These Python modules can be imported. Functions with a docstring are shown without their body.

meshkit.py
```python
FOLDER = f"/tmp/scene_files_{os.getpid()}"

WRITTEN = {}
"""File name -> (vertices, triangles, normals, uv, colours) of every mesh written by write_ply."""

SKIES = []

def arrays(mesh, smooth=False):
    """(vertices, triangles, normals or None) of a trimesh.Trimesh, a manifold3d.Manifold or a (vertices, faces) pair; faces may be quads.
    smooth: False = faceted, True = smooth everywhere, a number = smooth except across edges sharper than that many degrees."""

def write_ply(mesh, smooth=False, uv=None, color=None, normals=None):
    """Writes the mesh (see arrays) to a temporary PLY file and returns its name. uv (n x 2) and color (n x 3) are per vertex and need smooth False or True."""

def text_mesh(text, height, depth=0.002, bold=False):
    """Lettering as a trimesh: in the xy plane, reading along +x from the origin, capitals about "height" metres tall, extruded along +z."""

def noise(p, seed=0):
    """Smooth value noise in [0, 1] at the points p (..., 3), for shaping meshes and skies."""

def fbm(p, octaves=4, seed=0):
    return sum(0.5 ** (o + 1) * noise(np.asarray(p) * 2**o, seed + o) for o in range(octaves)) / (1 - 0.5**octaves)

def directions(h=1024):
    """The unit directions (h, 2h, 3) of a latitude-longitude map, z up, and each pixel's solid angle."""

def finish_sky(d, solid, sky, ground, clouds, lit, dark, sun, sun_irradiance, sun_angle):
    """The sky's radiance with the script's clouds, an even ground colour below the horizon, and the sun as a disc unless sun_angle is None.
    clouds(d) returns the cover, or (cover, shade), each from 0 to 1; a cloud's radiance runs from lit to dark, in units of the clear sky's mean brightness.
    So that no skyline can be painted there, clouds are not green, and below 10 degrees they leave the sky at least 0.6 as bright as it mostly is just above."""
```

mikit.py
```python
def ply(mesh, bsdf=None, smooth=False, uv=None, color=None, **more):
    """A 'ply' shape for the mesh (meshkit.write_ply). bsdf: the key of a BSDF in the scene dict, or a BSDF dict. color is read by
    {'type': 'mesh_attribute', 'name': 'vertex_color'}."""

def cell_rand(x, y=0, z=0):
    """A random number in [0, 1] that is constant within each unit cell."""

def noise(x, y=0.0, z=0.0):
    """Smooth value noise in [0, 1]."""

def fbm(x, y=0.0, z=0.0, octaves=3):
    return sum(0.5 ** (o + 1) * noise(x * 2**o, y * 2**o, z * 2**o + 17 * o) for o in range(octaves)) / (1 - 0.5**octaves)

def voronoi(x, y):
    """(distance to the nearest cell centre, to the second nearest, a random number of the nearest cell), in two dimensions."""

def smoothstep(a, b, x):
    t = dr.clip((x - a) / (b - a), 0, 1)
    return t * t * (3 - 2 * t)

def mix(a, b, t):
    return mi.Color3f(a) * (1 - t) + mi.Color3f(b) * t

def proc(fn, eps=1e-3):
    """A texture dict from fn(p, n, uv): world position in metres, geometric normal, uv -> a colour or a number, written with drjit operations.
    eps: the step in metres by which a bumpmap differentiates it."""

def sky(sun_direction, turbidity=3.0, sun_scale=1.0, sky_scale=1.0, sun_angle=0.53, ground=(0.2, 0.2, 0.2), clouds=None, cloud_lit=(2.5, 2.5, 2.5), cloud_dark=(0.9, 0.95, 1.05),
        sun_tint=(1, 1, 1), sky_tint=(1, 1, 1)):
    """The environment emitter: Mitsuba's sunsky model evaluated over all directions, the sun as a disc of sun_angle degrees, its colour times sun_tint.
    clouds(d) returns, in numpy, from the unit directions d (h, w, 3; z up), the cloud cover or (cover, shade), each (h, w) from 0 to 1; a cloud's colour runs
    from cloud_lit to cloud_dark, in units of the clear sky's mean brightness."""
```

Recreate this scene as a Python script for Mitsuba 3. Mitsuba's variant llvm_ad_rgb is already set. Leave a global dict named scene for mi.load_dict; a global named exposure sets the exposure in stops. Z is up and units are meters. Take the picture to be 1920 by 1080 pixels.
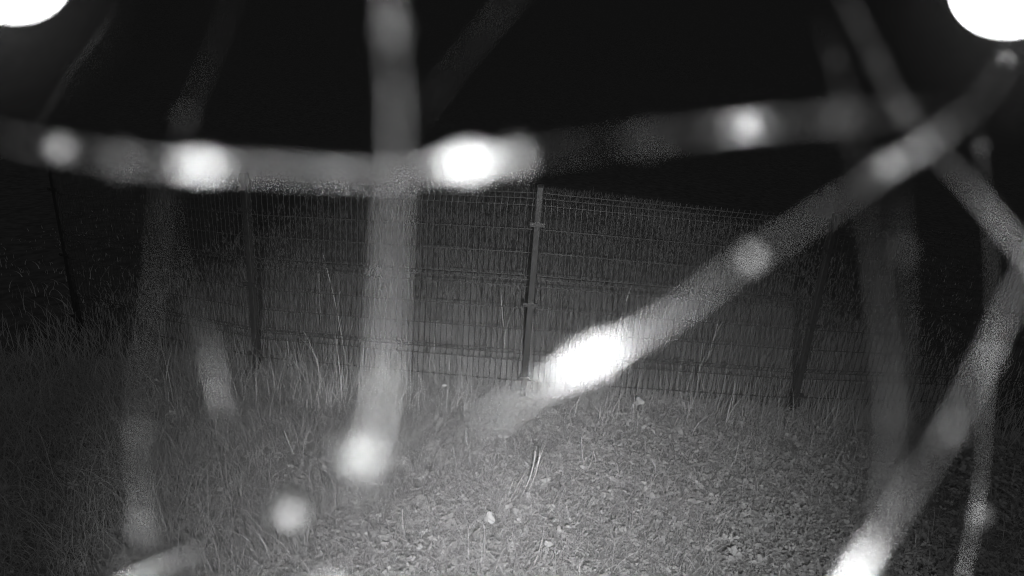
import math
import numpy as np
import trimesh
import mitsuba as mi
import mikit
import meshkit

T = mi.ScalarTransform4f
scene, labels = {}, {}

# ---------------------------------------------------------------- camera, sky, floodlight, exposure
EYE = [-0.0532, -4.9104, 2.7228]
FORWARD = np.array([-0.022298, 0.943721, -0.329989])
DOWN = np.array([0.080294, -0.327315, -0.941498])
scene['camera'] = {
    'type': 'thinlens', 'fov': 79.709, 'fov_axis': 'x', 'near_clip': 0.004, 'far_clip': 1000.0,
    'aperture_radius': 0.0011, 'focus_distance': 4.8,
    'to_world': T().look_at(origin=EYE, target=(np.array(EYE) + FORWARD).tolist(), up=(-DOWN).tolist())}
exposure = 0.0


def overcast_night(d):
    """Closed cloud cover, three times as bright overhead as at the horizon, as an overcast sky is."""
    return np.ones(d.shape[:2]), 1.0 - np.clip(d[..., 2], 0, 1)


SKY = 0.19
scene['sky_light'] = mikit.sky([0.2, -0.3, 0.93], sun_scale=0.0, sky_scale=SKY, ground=(0.35, 0.35, 0.35), clouds=overcast_night,
                               cloud_lit=(3.0, 3.0, 3.0), cloud_dark=(1.0, 1.0, 1.0))
# unseen infrared floodlight behind the lens, placed to light turf, fence and web: a narrow hot beam and a weak wide spill
FLOOD, AIM = [0.042, -5.6759, 2.8908], [-0.11, -0.9, 0.0]
for key, power, wide, beam in (('unseen_infrared_floodlight_beam', 112.0, 31.0, 2.0), ('unseen_infrared_floodlight_spill', 5.0, 48.0, 12.0)):
    scene[key] = {'type': 'spot', 'intensity': {'type': 'rgb', 'value': [power] * 3}, 'cutoff_angle': wide, 'beam_width': beam,
                  'to_world': T().look_at(origin=FLOOD, target=AIM, up=[0, 0, 1])}

# ---------------------------------------------------------------- materials (all grey: an infrared picture)


def grey(name, value):
    scene[name] = {'type': 'twosided', 'bsdf': {'type': 'diffuse', 'reflectance': {'type': 'rgb', 'value': [value] * 3}}}


scene['plant'] = {'type': 'twosided', 'bsdf': {'type': 'diffuse', 'reflectance': {'type': 'mesh_attribute', 'name': 'vertex_color'}}}
scene['silk'] = {'type': 'twosided', 'bsdf': {'type': 'diffuse', 'reflectance': {'type': 'mesh_attribute', 'name': 'vertex_color'}}}
scene['soil'] = {'type': 'twosided', 'bsdf': {'type': 'diffuse', 'reflectance': mikit.proc(lambda p, n, uv: mi.Color3f(0.06 + 0.10 * mikit.fbm(p.x * 9, p.y * 9, 0, 4) + 0.15 * (1 - mikit.smoothstep(2.0, 14.0, p.y)) * (1 - mikit.smoothstep(3.2, 5.2, mi.Float(abs(p.x))))))}}  # paler round the fence, fading outward: light falloff partly put into the colour
scene['wire_coat'] = {'type': 'twosided', 'bsdf': {'type': 'principled', 'base_color': {'type': 'rgb', 'value': [0.10] * 3}, 'roughness': 0.30, 'specular': 1.0}}
scene['post_coat'] = {'type': 'twosided', 'bsdf': {'type': 'principled', 'base_color': mikit.proc(lambda p, n, uv: mi.Color3f(0.055 + 0.035 * mikit.fbm(p.x * 60, p.y * 60, p.z * 9, 3))), 'roughness': 0.30, 'specular': 1.0}}
grey('black_plastic', 0.05)
scene['zinc'] = {'type': 'twosided', 'bsdf': {'type': 'principled', 'base_color': {'type': 'rgb', 'value': [0.07] * 3}, 'roughness': 0.35, 'specular': 1.0}}
grey('black_flock', 0.04)

# ---------------------------------------------------------------- helpers


def tag(key, label=None, category=None, group=None, kind=None):
    labels[key] = {k: v for k, v in (('label', label), ('category', category), ('group', group), ('kind', kind)) if v}


def numbered(base):
    if base not in used:
        used[base] = 0
        return base
    used[base] += 1
    return f'{base}_{used[base]:03d}'


used = {}


def ground_z(x, y):
    x, y = np.asarray(x, float), np.asarray(y, float)
    z = np.interp(x, [-60, -12, -8, -5, -2.5, 0, 2.5, 5, 8, 12, 60], [-1.4, -.7, -.47, -.29, -.14, 0, -.11, -.25, -.4, -.6, -1.4])
    p = np.stack([x * 0.9, y * 0.9, x * 0], -1)
    z = z + np.interp(y, [24, 60, 150, 400, 900], [0, 3.5, 30, 110, 260])
    return z + 0.05 * (meshkit.fbm(p, 3, 5) - 0.5) * np.clip(np.abs(y) / 0.6, 0.2, 1)


def tube(points, radii, sides=6, closed=True):
    """A tube with round joints along the points; (vertices, triangles)."""
    P, r = np.asarray(points, float), np.broadcast_to(np.asarray(radii, float), len(points))
    t = np.gradient(P, axis=0)
    t /= np.linalg.norm(t, axis=1, keepdims=True) + 1e-12
    ref = np.array([0.31, 0.92, 0.22]) if abs(t[0] @ [0.31, 0.92, 0.22]) < 0.9 else np.array([0.95, 0.1, 0.3])
    a = np.cross(t, ref)
    a /= np.linalg.norm(a, axis=1, keepdims=True)
    b = np.cross(t, a)
    ang = np.arange(sides) * 2 * np.pi / sides
    v = P[:, None] + r[:, None, None] * (np.cos(ang)[None, :, None] * a[:, None] + np.sin(ang)[None, :, None] * b[:, None])
    n = len(P)
    i, j = np.meshgrid(np.arange(n - 1), np.arange(sides), indexing='ij')
    k = (j + 1) % sides
    q = np.stack([i * sides + j, i * sides + k, (i + 1) * sides + k, (i + 1) * sides + j], -1).reshape(-1, 4)
    f = np.vstack([q[:, [0, 1, 2]], q[:, [0, 2, 3]]])
    v = v.reshape(-1, 3)
    if closed:
        s = np.arange(1, sides - 1)
        f = np.vstack([f, np.stack([s * 0, s + 1, s], 1), np.stack([s * 0, s, s + 1], 1) + (n - 1) * sides])
    return v, f


def joined(parts):
    v, f, at = [], [], 0
    for a, b in parts:
        v.append(a)
        f.append(np.asarray(b) + at)
        at += len(a)
    return np.vstack(v), np.vstack(f)


def rounded_box(x, y, z, r):
    """A box of these full sizes with rounded upright edges, around the origin."""
    from shapely import box
    return trimesh.creation.extrude_polygon(box(-x / 2 + r, -y / 2 + r, x / 2 - r, y / 2 - r).buffer(r, quad_segs=4), z).apply_translation([0, 0, -z / 2])


def matrix(m):
    return T(np.asarray(m, float).tolist())


# ---------------------------------------------------------------- the ground
gx = np.unique(np.concatenate([np.linspace(-7, 7, 180), np.linspace(-60, 60, 61), [-900, -400, -200, -110, 110, 200, 400, 900]]))
gy = np.unique(np.concatenate([np.linspace(-6, 8, 180), np.linspace(8, 60, 50), [-40, -20, -10], np.linspace(64, 160, 16), [200, 300, 400, 600, 900]]))
X, Y = np.meshgrid(gx, gy, indexing='ij')
Z = ground_z(X, Y)
i, j = np.meshgrid(np.arange(len(gx) - 1), np.arange(len(gy) - 1), indexing='ij')
a = (i * len(gy) + j).ravel()
gf = np.vstack([np.stack([a, a + len(gy), a + len(gy) + 1], 1), np.stack([a, a + len(gy) + 1, a + 1], 1)])
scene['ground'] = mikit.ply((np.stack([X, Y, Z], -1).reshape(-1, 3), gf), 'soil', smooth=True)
tag('ground', kind='structure')

# ---------------------------------------------------------------- grass and ground cover (nobody could count these)
rng = np.random.default_rng(7)


def blades(x, y, h, w, lean, tone, seg=3):
    """Tapered, bent grass blades as one mesh with a tone per blade."""
    n = len(x)
    az, face = rng.uniform(0, 2 * np.pi, n), rng.uniform(0, np.pi, n)
    s = np.linspace(0, 1, seg + 1)
    base = np.stack([x, y, ground_z(x, y) - 0.01], -1)
    out = lean[:, None] * h[:, None] * s[None] ** 2
    up = h[:, None] * (s[None] - 0.25 * np.minimum(lean, 1.4)[:, None] * s[None] ** 3)
    c = base[:, None] + np.stack([out * np.cos(az)[:, None], out * np.sin(az)[:, None], up], -1)
    side = np.stack([np.cos(face), np.sin(face), 0 * face], -1)[:, None] * (w[:, None] / 2 * (1 - s[None] ** 1.6) + 0.0003)[..., None]
    v = np.stack([c - side, c + side], 2).reshape(n, -1, 3)
    k = np.arange(seg) * 2
    f1 = np.vstack([np.stack([k, k + 1, k + 3], 1), np.stack([k, k + 3, k + 2], 1)])
    f = (f1[None] + (np.arange(n) * v.shape[1])[:, None, None]).reshape(-1, 3)
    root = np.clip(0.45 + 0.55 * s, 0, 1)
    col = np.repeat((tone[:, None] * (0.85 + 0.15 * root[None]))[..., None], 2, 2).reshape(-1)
    return v.reshape(-1, 3), f, np.repeat(col[:, None], 3, 1)


def patch(n, x0, x1, y0, y1, keep):
    x, y = rng.uniform(x0, x1, n), rng.uniform(y0, y1, n)
    k = rng.uniform(0, 1, n) < keep(x, y)
    return x[k], y[k]


def bare(x, y):
    """0 on the trodden spots before the two outer posts, 1 elsewhere."""
    return 1 - sum(np.exp(-((x - px) / 0.14) ** 2 - ((y - py + 0.12) / 0.26) ** 2) for px, py in ((-2.57, 0.3), (2.53, 0.32), (0.0, -0.05)))


def clump(x, y, f=1.6, seed=3):
    return meshkit.fbm(np.stack([x * f, y * f, x * 0], -1), 3, seed)


def soft(mesh, color, keep=0.5):
    """A shape of thin blades whose shading normals lean upwards, as light scattered among leaves evens them out."""
    v, f = mesh
    g = np.cross(v[f[:, 1]] - v[f[:, 0]], v[f[:, 2]] - v[f[:, 0]])
    g /= np.linalg.norm(g, axis=1, keepdims=True) + 1e-20
    g *= np.where(g[:, 2:] < 0, -1, 1)
    n = np.zeros_like(v)
    for k in range(3):
        np.add.at(n, f[:, k], g)
    n /= np.linalg.norm(n, axis=1, keepdims=True) + 1e-20
    n = keep * n + np.array([0, -0.25, 1.0])
    n /= np.linalg.norm(n, axis=1, keepdims=True)
    return {'type': 'ply', 'filename': meshkit.write_ply((v, f), False, None, color, normals=n), 'face_normals': False, 'bsdf': {'type': 'ref', 'id': 'plant'}}


def plants(key, data, label, category, keep=0.5):
    v, f, c = data
    scene[key] = soft((v, f), c, keep)
    tag(key, label, category, kind='stuff')


def herbs(x, y, count, size, ratio, height, tone, pitch=(0.1, 0.7)):
    """Small plants: count leaves round a centre, each a pointed or rounded blade of four triangles folded along its midrib, held up and drooping at the tip."""
    n = len(x)
    az = (rng.uniform(0, 2 * np.pi, n)[:, None] + np.arange(count) * 2 * np.pi / count + rng.normal(0, 0.25, (n, count))).ravel()
    s = (size[:, None] * rng.uniform(0.65, 1.2, (n, count))).ravel()
    up = rng.uniform(*pitch, n * count)
    roll = rng.normal(0, 0.35, n * count)
    wide = ratio * rng.uniform(0.8, 1.2, n * count)
    base = np.repeat(np.stack([x, y, ground_z(x, y) + height], -1), count, 0)
    out, side = np.stack([np.cos(az), np.sin(az)], -1), np.stack([-np.sin(az), np.cos(az)], -1)
    rows = []
    for along, across, lift in ((0, 0, 0), (0.5, 1, 0.16), (0.55, 0, 0.0), (0.5, -1, 0.16), (1.0, 0, -0.14)):
        h_ = along * np.cos(up)
        z_ = along * np.sin(up) + lift * wide * 1.6 + across * wide * np.sin(roll) - 0.22 * along ** 2
        p = out * (h_ * s)[:, None] + side * (across * wide * s)[:, None]
        rows.append(np.concatenate([base[:, :2] + p, (base[:, 2] + z_ * s)[:, None]], 1))
    v = np.stack(rows, 1)
    f1 = np.array([[0, 2, 1], [0, 3, 2], [1, 2, 4], [2, 3, 4]])
    f = (f1[None] + (np.arange(n * count) * 5)[:, None, None]).reshape(-1, 3)
    t = (np.repeat(tone, count) * rng.uniform(0.88, 1.12, n * count))[:, None] * np.array([0.85, 1.0, 0.95, 1.0, 1.05])
    return v.reshape(-1, 3), f, np.repeat(t.reshape(-1)[:, None], 3, 1)


# leafy share of the turf: mostly leaves in the middle and on the right, mostly blades on the left
leafy = lambda x, y: np.clip(0.5 + 0.45 * (x + 0.75) + 0.6 * (clump(x, y, 1.1, 11) - 0.5), 0.12, 1.0)

x, y = patch(260000, -6.5, 6, -4.2, 0.35, lambda x, y: bare(x, y) * (0.25 + 0.75 * clump(x, y)) * (1.15 - 0.45 * leafy(x, y)))
h = rng.gamma(6, 0.018, len(x)) * (0.7 + 0.9 * clump(x, y, 1.2, 8)) * (1.35 - 0.6 * leafy(x, y))
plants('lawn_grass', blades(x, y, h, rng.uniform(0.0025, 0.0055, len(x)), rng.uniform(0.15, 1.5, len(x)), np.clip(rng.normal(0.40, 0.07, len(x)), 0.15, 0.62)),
       'rough short grass in front of the mesh fence, thickest on the left', 'grass')
x, y = patch(120000, -4.5, 5.5, -4.0, 0.25, lambda x, y: leafy(x, y) * np.clip(2.4 * clump(x, y, 2.2, 21) - 0.4, 0.08, 1))
plants('ground_cover', herbs(x, y, 3, np.clip(rng.gamma(6, 0.0027, len(x)), 0.006, 0.034), 0.42, rng.beta(1.6, 2.2, len(x)) * (0.04 + 0.13 * clump(x, y, 1.3, 31)), np.clip(rng.normal(0.42, 0.06, len(x)), 0.2, 0.65)),
       'low leafy ground cover of small three-part leaves before the fence', 'ground cover', 0.8)
x, y = patch(4800, -3.6, 4.5, -3.6, 0.2, lambda x, y: np.clip(leafy(x, y), 0.3, 1) * np.clip(3.2 * clump(x, y, 1.4, 121) - 1.1, 0.04, 1))
plants('weed_leaves', herbs(x, y, 5, np.clip(rng.gamma(9, 0.0045, len(x)), 0.018, 0.075), 0.23, rng.uniform(0.01, 0.10, len(x)), np.clip(rng.normal(0.45, 0.06, len(x)), 0.25, 0.66), (0.0, 0.9)),
       'rosettes of longer weed leaves in loose clumps through the turf before the fence', 'weeds', 0.8)
x, y = patch(340000, -9, 9, -0.55, 11, lambda x, y: bare(x, y) ** 2 * np.clip((y + 0.6 - 0.6 * clump(x, y, 1.7, 71)) / 0.5, 0.03, 1) * (0.35 + 0.65 * clump(x, y, 1.0, 41)) * np.clip(1.1 - y / 12, 0.15, 1) * np.clip(1.7 - np.abs(x - 0.3) / 3.6, 0.03, 1))
h = rng.gamma(4, 0.055, len(x)) * (0.5 + 0.9 * clump(x, y, 0.8, 51)) * np.clip(1.15 - 0.22 * y, 0.3, 1.1) * np.clip(0.95 + 0.6 * y, 0.5, 1)
plants('meadow_grass', blades(x, y, h, rng.uniform(0.005, 0.010, len(x)) * np.clip(0.6 + 0.2 * y, 0.8, 2.2), rng.uniform(0.05, 0.8, len(x)), np.clip(rng.normal(0.52, 0.035, len(x)), 0.3, 0.8)),
       'tall upright meadow grass growing behind the mesh fence', 'grass', 0.14)
x, y = patch(9000, -4.5, 4.5, -3.6, 0.1, lambda x, y: 0.2 + 0.8 * clump(x, y, 1.5, 91))
plants('dry_straw', blades(x, y, rng.gamma(7, 0.018, len(x)), rng.uniform(0.002, 0.0045, len(x)), rng.uniform(0.1, 1.2, len(x)), rng.uniform(0.55, 0.8, len(x)), 4),
       'thin pale dry straws scattered through the turf before the fence', 'straw')
x, y = patch(2400, -3.2, 3.4, -0.45, 0.4, lambda x, y: bare(x, y) ** 2 * np.clip(1.0 - (x - 0.1) / 1.2, 0.12, 1) * np.clip(2.6 * clump(x, y, 1.8, 141) - 0.7, 0.05, 1))
plants('fence_foot_straw', blades(x, y, rng.gamma(6, 0.05, len(x)), rng.uniform(0.004, 0.007, len(x)), rng.uniform(0.05, 0.7, len(x)), rng.uniform(0.6, 0.85, len(x)), 4),
       'taller pale straws growing through the foot of the mesh fence', 'straw', 0.3)

# plants that stand out: foot, tip, seed head, thickness; metres in the world
STALKS = [[[-1.681,0.272,-0.094],[-1.889,0.302,1.069],1,2.2],[[-1.842,0.373,-0.103],[-1.812,0.403,0.619],0,1.8],[[-1.927,0.39,-0.108],[-1.975,0.42,0.889],0,1.2],[[-1.568,-0.162,-0.088],[-1.605,-0.132,0.183],0,2.4],[[-1.597,-0.192,-0.089],[-1.544,-0.162,0.163],0,2],[[-1.216,0.328,-0.068],[-1.19,0.358,0.28],0,2.2],[[-1.289,0.268,-0.072],[-1.317,0.298,0.273],0,2],[[-0.89,0.115,-0.05],[-0.861,0.145,0.356],0,2.2],[[-0.792,0.122,-0.044],[-0.82,0.152,0.593],0,2.6],[[-0.708,0.299,-0.04],[-0.742,0.329,0.229],0,2],[[-0.818,0.194,-0.046],[-0.914,0.224,0.147],0,2],[[-0.963,0.11,-0.054],[-0.992,0.14,0.104],0,2],[[-0.173,0.272,-0.01],[-0.282,0.302,0.891],1,2.2],[[0.961,0.289,-0.042],[0.887,0.319,1.005],1,1.6],[[1.664,0.393,-0.073],[1.638,0.423,0.483],0,2.6],[[1.763,0.46,-0.078],[1.676,0.49,0.176],0,1.8],[[1.771,0.749,-0.078],[1.87,0.779,0.788],0,1.8],[[1.302,-0.281,-0.057],[1.334,-0.251,0.043],0,2.4],[[0.962,-0.249,-0.042],[0.95,-0.219,0.185],0,2.8],[[1.415,0.23,-0.062],[1.436,0.26,0.064],0,2.2],[[1.846,-0.132,-0.081],[1.862,-0.102,0.004],0,2.2],[[-2.154,-0.231,-0.121],[-2.1,-0.201,0.131],0,2],[[-2.273,-0.144,-0.127],[-2.3,-0.114,0.031],0,2],[[-2.22,-0.975,-0.124],[-2.236,-0.945,0.006],0,2],[[-1.689,-1.038,-0.095],[-1.769,-1.008,0.083],0,2.2],[[-1.839,-0.427,-0.103],[-1.822,-0.397,0.025],0,2.4],[[-1.776,-0.334,-0.099],[-1.738,-0.304,0.064],0,2],[[-0.53,-1.722,-0.03],[-0.581,-1.692,0.156],0,2.4],[[-0.672,-1.846,-0.038],[-0.701,-1.816,0.141],0,2.6],[[-0.309,-0.598,-0.017],[-0.375,-0.568,0.181],0,2],[[-0.375,-0.902,-0.021],[-0.416,-0.872,0.159],0,2],[[-0.442,-1.142,-0.025],[-0.484,-1.112,0.142],0,1.8],[[-0.242,-1.284,-0.014],[-0.258,-1.254,0.097],0,2.4],[[0.497,-0.998,-0.022],[0.444,-0.968,0.231],0,2],[[0.498,-1.044,-0.022],[0.537,-1.014,0.142],0,2],[[0.389,-1.269,-0.017],[0.378,-1.239,0.067],0,2.4],[[0.123,-2.006,-0.005],[0.161,-1.976,0.145],0,2.6],[[0.218,-2.007,-0.01],[0.246,-1.977,0.104],0,1.8],[[-0.175,-2.045,-0.01],[-0.186,-2.015,0.256],0,1.6],[[-0.245,-2.066,-0.014],[-0.267,-2.036,0.254],0,1.6],[[0.737,-1.694,-0.032],[0.731,-1.664,0.192],0,1.4],[[1.743,-0.891,-0.077],[1.703,-0.861,0.137],0,1.4],[[1.786,0.192,-0.079],[1.816,0.222,0.076],0,2]]
TUFT = [[[-0.063,-1.528,-0.004],[-0.023,-1.508,0.227]],[[-0.053,-1.516,-0.003],[0.009,-1.506,0.175]],[[-0.046,-1.505,-0.003],[0.022,-1.495,0.185]],[[-0.04,-1.489,-0.002],[0.009,-1.479,0.06]],[[0.057,-1.334,-0.003],[0.023,-1.324,0.044]],[[-0.002,-1.442,-0.0],[0.089,-1.422,0.315]],[[0.013,-1.467,-0.001],[0.091,-1.447,0.415]],[[0.04,-1.395,-0.002],[0.103,-1.375,0.397]],[[0.059,-1.403,-0.003],[0.125,-1.383,0.384]],[[0.069,-1.372,-0.003],[0.172,-1.352,0.419]],[[0.11,-1.154,-0.005],[0.13,-1.134,0.218]],[[-0.07,-1.581,-0.004],[-0.029,-1.571,0.162]],[[-0.09,-1.66,-0.005],[-0.068,-1.65,0.177]],[[-0.031,-1.444,-0.002],[0.075,-1.424,0.265]],[[-0.126,-1.636,-0.007],[-0.065,-1.626,0.221]]]
LEAVES = [[[-0.168,-1.758,-0.009],0.0438,5],[[-0.229,-1.893,-0.013],0.0359,3],[[-0.117,-1.948,-0.007],0.0386,3],[[-0.133,-2.026,-0.007],0.0378,0],[[-0.195,-1.831,-0.011],0.0232,3],[[-0.045,-1.652,-0.003],0.0311,3],[[-0.008,-1.709,-0.0],0.0341,0],[[-0.084,-1.856,-0.005],0.0263,3],[[0.187,-1.7,-0.008],0.0376,5],[[0.228,-1.741,-0.01],0.0304,3],[[0.277,-1.812,-0.012],0.0299,3],[[0.322,-1.776,-0.014],0.0268,0],[[0.199,-1.95,-0.009],0.0289,3],[[0.418,-1.957,-0.018],0.0352,0],[[1.214,-0.408,-0.053],0.0223,0],[[1.158,-0.468,-0.051],0.0199,0],[[1.218,-0.502,-0.054],0.0219,3],[[1.168,-0.559,-0.051],0.0239,0],[[1.215,-0.587,-0.053],0.0194,0],[[1.275,-0.418,-0.056],0.0178,0],[[1.159,-0.651,-0.051],0.0213,0],[[0.722,-0.253,-0.032],0.023,0],[[0.791,-0.254,-0.035],0.0207,0],[[-0.38,-0.749,-0.021],0.0253,0],[[-1.169,-0.6,-0.065],0.0305,0],[[1.333,-1.373,-0.059],0.0257,3],[[1.741,-0.962,-0.077],0.02,0],[[1.123,-1.656,-0.049],0.0275,3],[[0.461,-1.134,-0.02],0.0271,0],[[0.518,-1.202,-0.023],0.0229,3],[[0.81,-1.145,-0.036],0.0232,0],[[-1.177,-1.35,-0.066],0.0262,3],[[-0.539,-2.038,-0.03],0.0316,3],[[-0.764,-2.031,-0.043],0.0254,0],[[2.271,0.379,-0.1],0.0306,0]]
TSTEM = [[1.443, -0.207, -0.063], [1.422, -0.207, 0.093], [1.413, -0.207, 0.176], [1.365, -0.207, 0.192], [1.297, -0.207, 0.19], [1.469, -0.207, 0.166]]

# ---------------------------------------------------------------- the fence: steel posts and welded wire panels
TOP = 1.83
CORNERS = [np.array(p) for p in ([-4.923, 1.107, -0.287], [-2.560, 0.305, -0.144], [0.0, 0.0, 0.0], [2.515, 0.310, -0.110], [5.5, 0.98, -0.30])]
LEAN = [np.array(p) for p in ([-.012, .015], [-.0125, .0152], [0, 0], [.0284, .0219], [.03, .022])]
ROWS = [0, .05, .10, .30, .50, .70, .75, .80, 1.0, 1.2, 1.4, 1.45, 1.5, 1.7]
FOLD = {.05: .034, .75: .034, 1.45: .034}
horizontal = mikit.ply(tube(np.stack([np.linspace(.035, 2.465, 4), np.zeros(4), np.zeros(4)], 1), .0038, 8), 'wire_coat', smooth=True)
line = [[0, FOLD.get(d, 0) - .0066, -d] for d in [-.03] + ROWS + [1.80]]
upright = mikit.ply(tube(line, .0031, 6), 'wire_coat', smooth=True)
tag('mesh_fence', 'steel mesh fence of welded wire panels between square posts, crossing the whole view', 'fence')
PANEL = ['left end panel, almost lost in the dark at the far left', 'wire mesh panel left of the middle post, with tall stalks behind it', 'wire mesh panel right of the middle post, crossed by a blown-out thread',
         'right end panel, almost lost in the dark behind dim upright threads']
for n in range(4):
    A, B = CORNERS[n], CORNERS[n + 1]
    ex = (B - A) / 2.5
    lean = (LEAN[n] + LEAN[n + 1]) / 2
    ey = np.array([-ex[1], ex[0], 0]) / np.linalg.norm(ex[:2])
    ez = np.array([-lean[0], -lean[1], 1.0])
    M = np.eye(4)
    M[:3, 0], M[:3, 1], M[:3, 2], M[:3, 3] = ex, ey, ez, A + [0, 0, TOP]
    panel = numbered('mesh_fence__panel')
    tag(panel, PANEL[n])
    for d in ROWS:
        S = np.eye(4)
        S[:3, 3] = [0, FOLD.get(d, 0), -d]
        scene[numbered(panel + '__horizontal_wire')] = {**horizontal, 'to_world': matrix(M @ S)}
    for k in range(49):
        S = np.eye(4)
        S[:3, 3] = [.05 + .05 * k, 0, 0]
        scene[numbered(panel + '__upright_wire')] = {**upright, 'to_world': matrix(M @ S)}

shaft = rounded_box(.054, .050, 2.15, .007)
shaft.apply_translation([0, 0, -1.025])
shaft = mikit.ply(shaft, 'post_coat', smooth=40)
cap = trimesh.util.concatenate([rounded_box(.060, .056, .022, .009).apply_translation([0, 0, .058]), rounded_box(.05, .046, .006, .008).apply_translation([0, 0, .0718])])
cap = mikit.ply(cap, 'black_plastic', smooth=40)
clamp = trimesh.util.concatenate([rounded_box(.128, .006, .034, .0028).apply_translation([0, -.0315, 0]), rounded_box(.034, .014, .030, .003).apply_translation([-.046, -.021, 0]), rounded_box(.034, .014, .030, .003).apply_translation([.046, -.021, 0])])
bolts = [trimesh.creation.cylinder(.0075, .007, sections=6).apply_transform(trimesh.transformations.rotation_matrix(np.pi / 2, [1, 0, 0])).apply_translation([s, -.038, 0]) for s in (-.055, -.037, .037, .055)]
clamp = mikit.ply(trimesh.util.concatenate([clamp] + bolts), 'zinc', smooth=40)
POST = ['faint fence post at the far left, almost lost in the dark', 'dark fence post left of the middle one, its foot in tall grass', 'bright front-lit middle fence post with two pale clamps',
        'dark leaning fence post to the right, with clamps standing out in silhouette', 'fence post at the far right, lost in the dark']
for n, (c, lean) in enumerate(zip(CORNERS, LEAN)):
    post = numbered('mesh_fence__post')
    tag(post, POST[n])
    M = np.eye(4)
    t = (CORNERS[min(n + 1, 4)] - CORNERS[max(n - 1, 0)])[:2]
    t /= np.linalg.norm(t)
    ez = np.array([-lean[0], -lean[1], 1.0])
    M[:3, 0], M[:3, 1], M[:3, 2], M[:3, 3] = [t[0], t[1], 0], [-t[1], t[0], 0], ez, c + [0, 0, TOP]
    scene[post] = {**shaft, 'to_world': matrix(M)}
    scene[post + '__cap'] = {**cap, 'to_world': matrix(M)}
    for d in (.255, .955, 1.66):
        key = numbered(post + '__clamp')
        S = np.eye(4)
        S[2, 3] = -d
        scene[key] = {**clamp, 'to_world': matrix(M @ S)}

# ---------------------------------------------------------------- single plants and leaves that stand out
rng = np.random.default_rng(23)


def tinted(mesh, tone, smooth=True):
    v, f = mesh
    return mikit.ply((v, f), 'plant', color=np.full((len(v), 3), tone), smooth=smooth)


def bent(base, tip, bow, n=7):
    base, tip = np.array(base), np.array(tip)
    s = np.linspace(0, 1, n)[:, None]
    length = np.linalg.norm(tip - base)
    return base + (tip - base) * s + np.array([bow[0], bow[1], 0]) * length * (4 * s * (1 - s))


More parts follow.
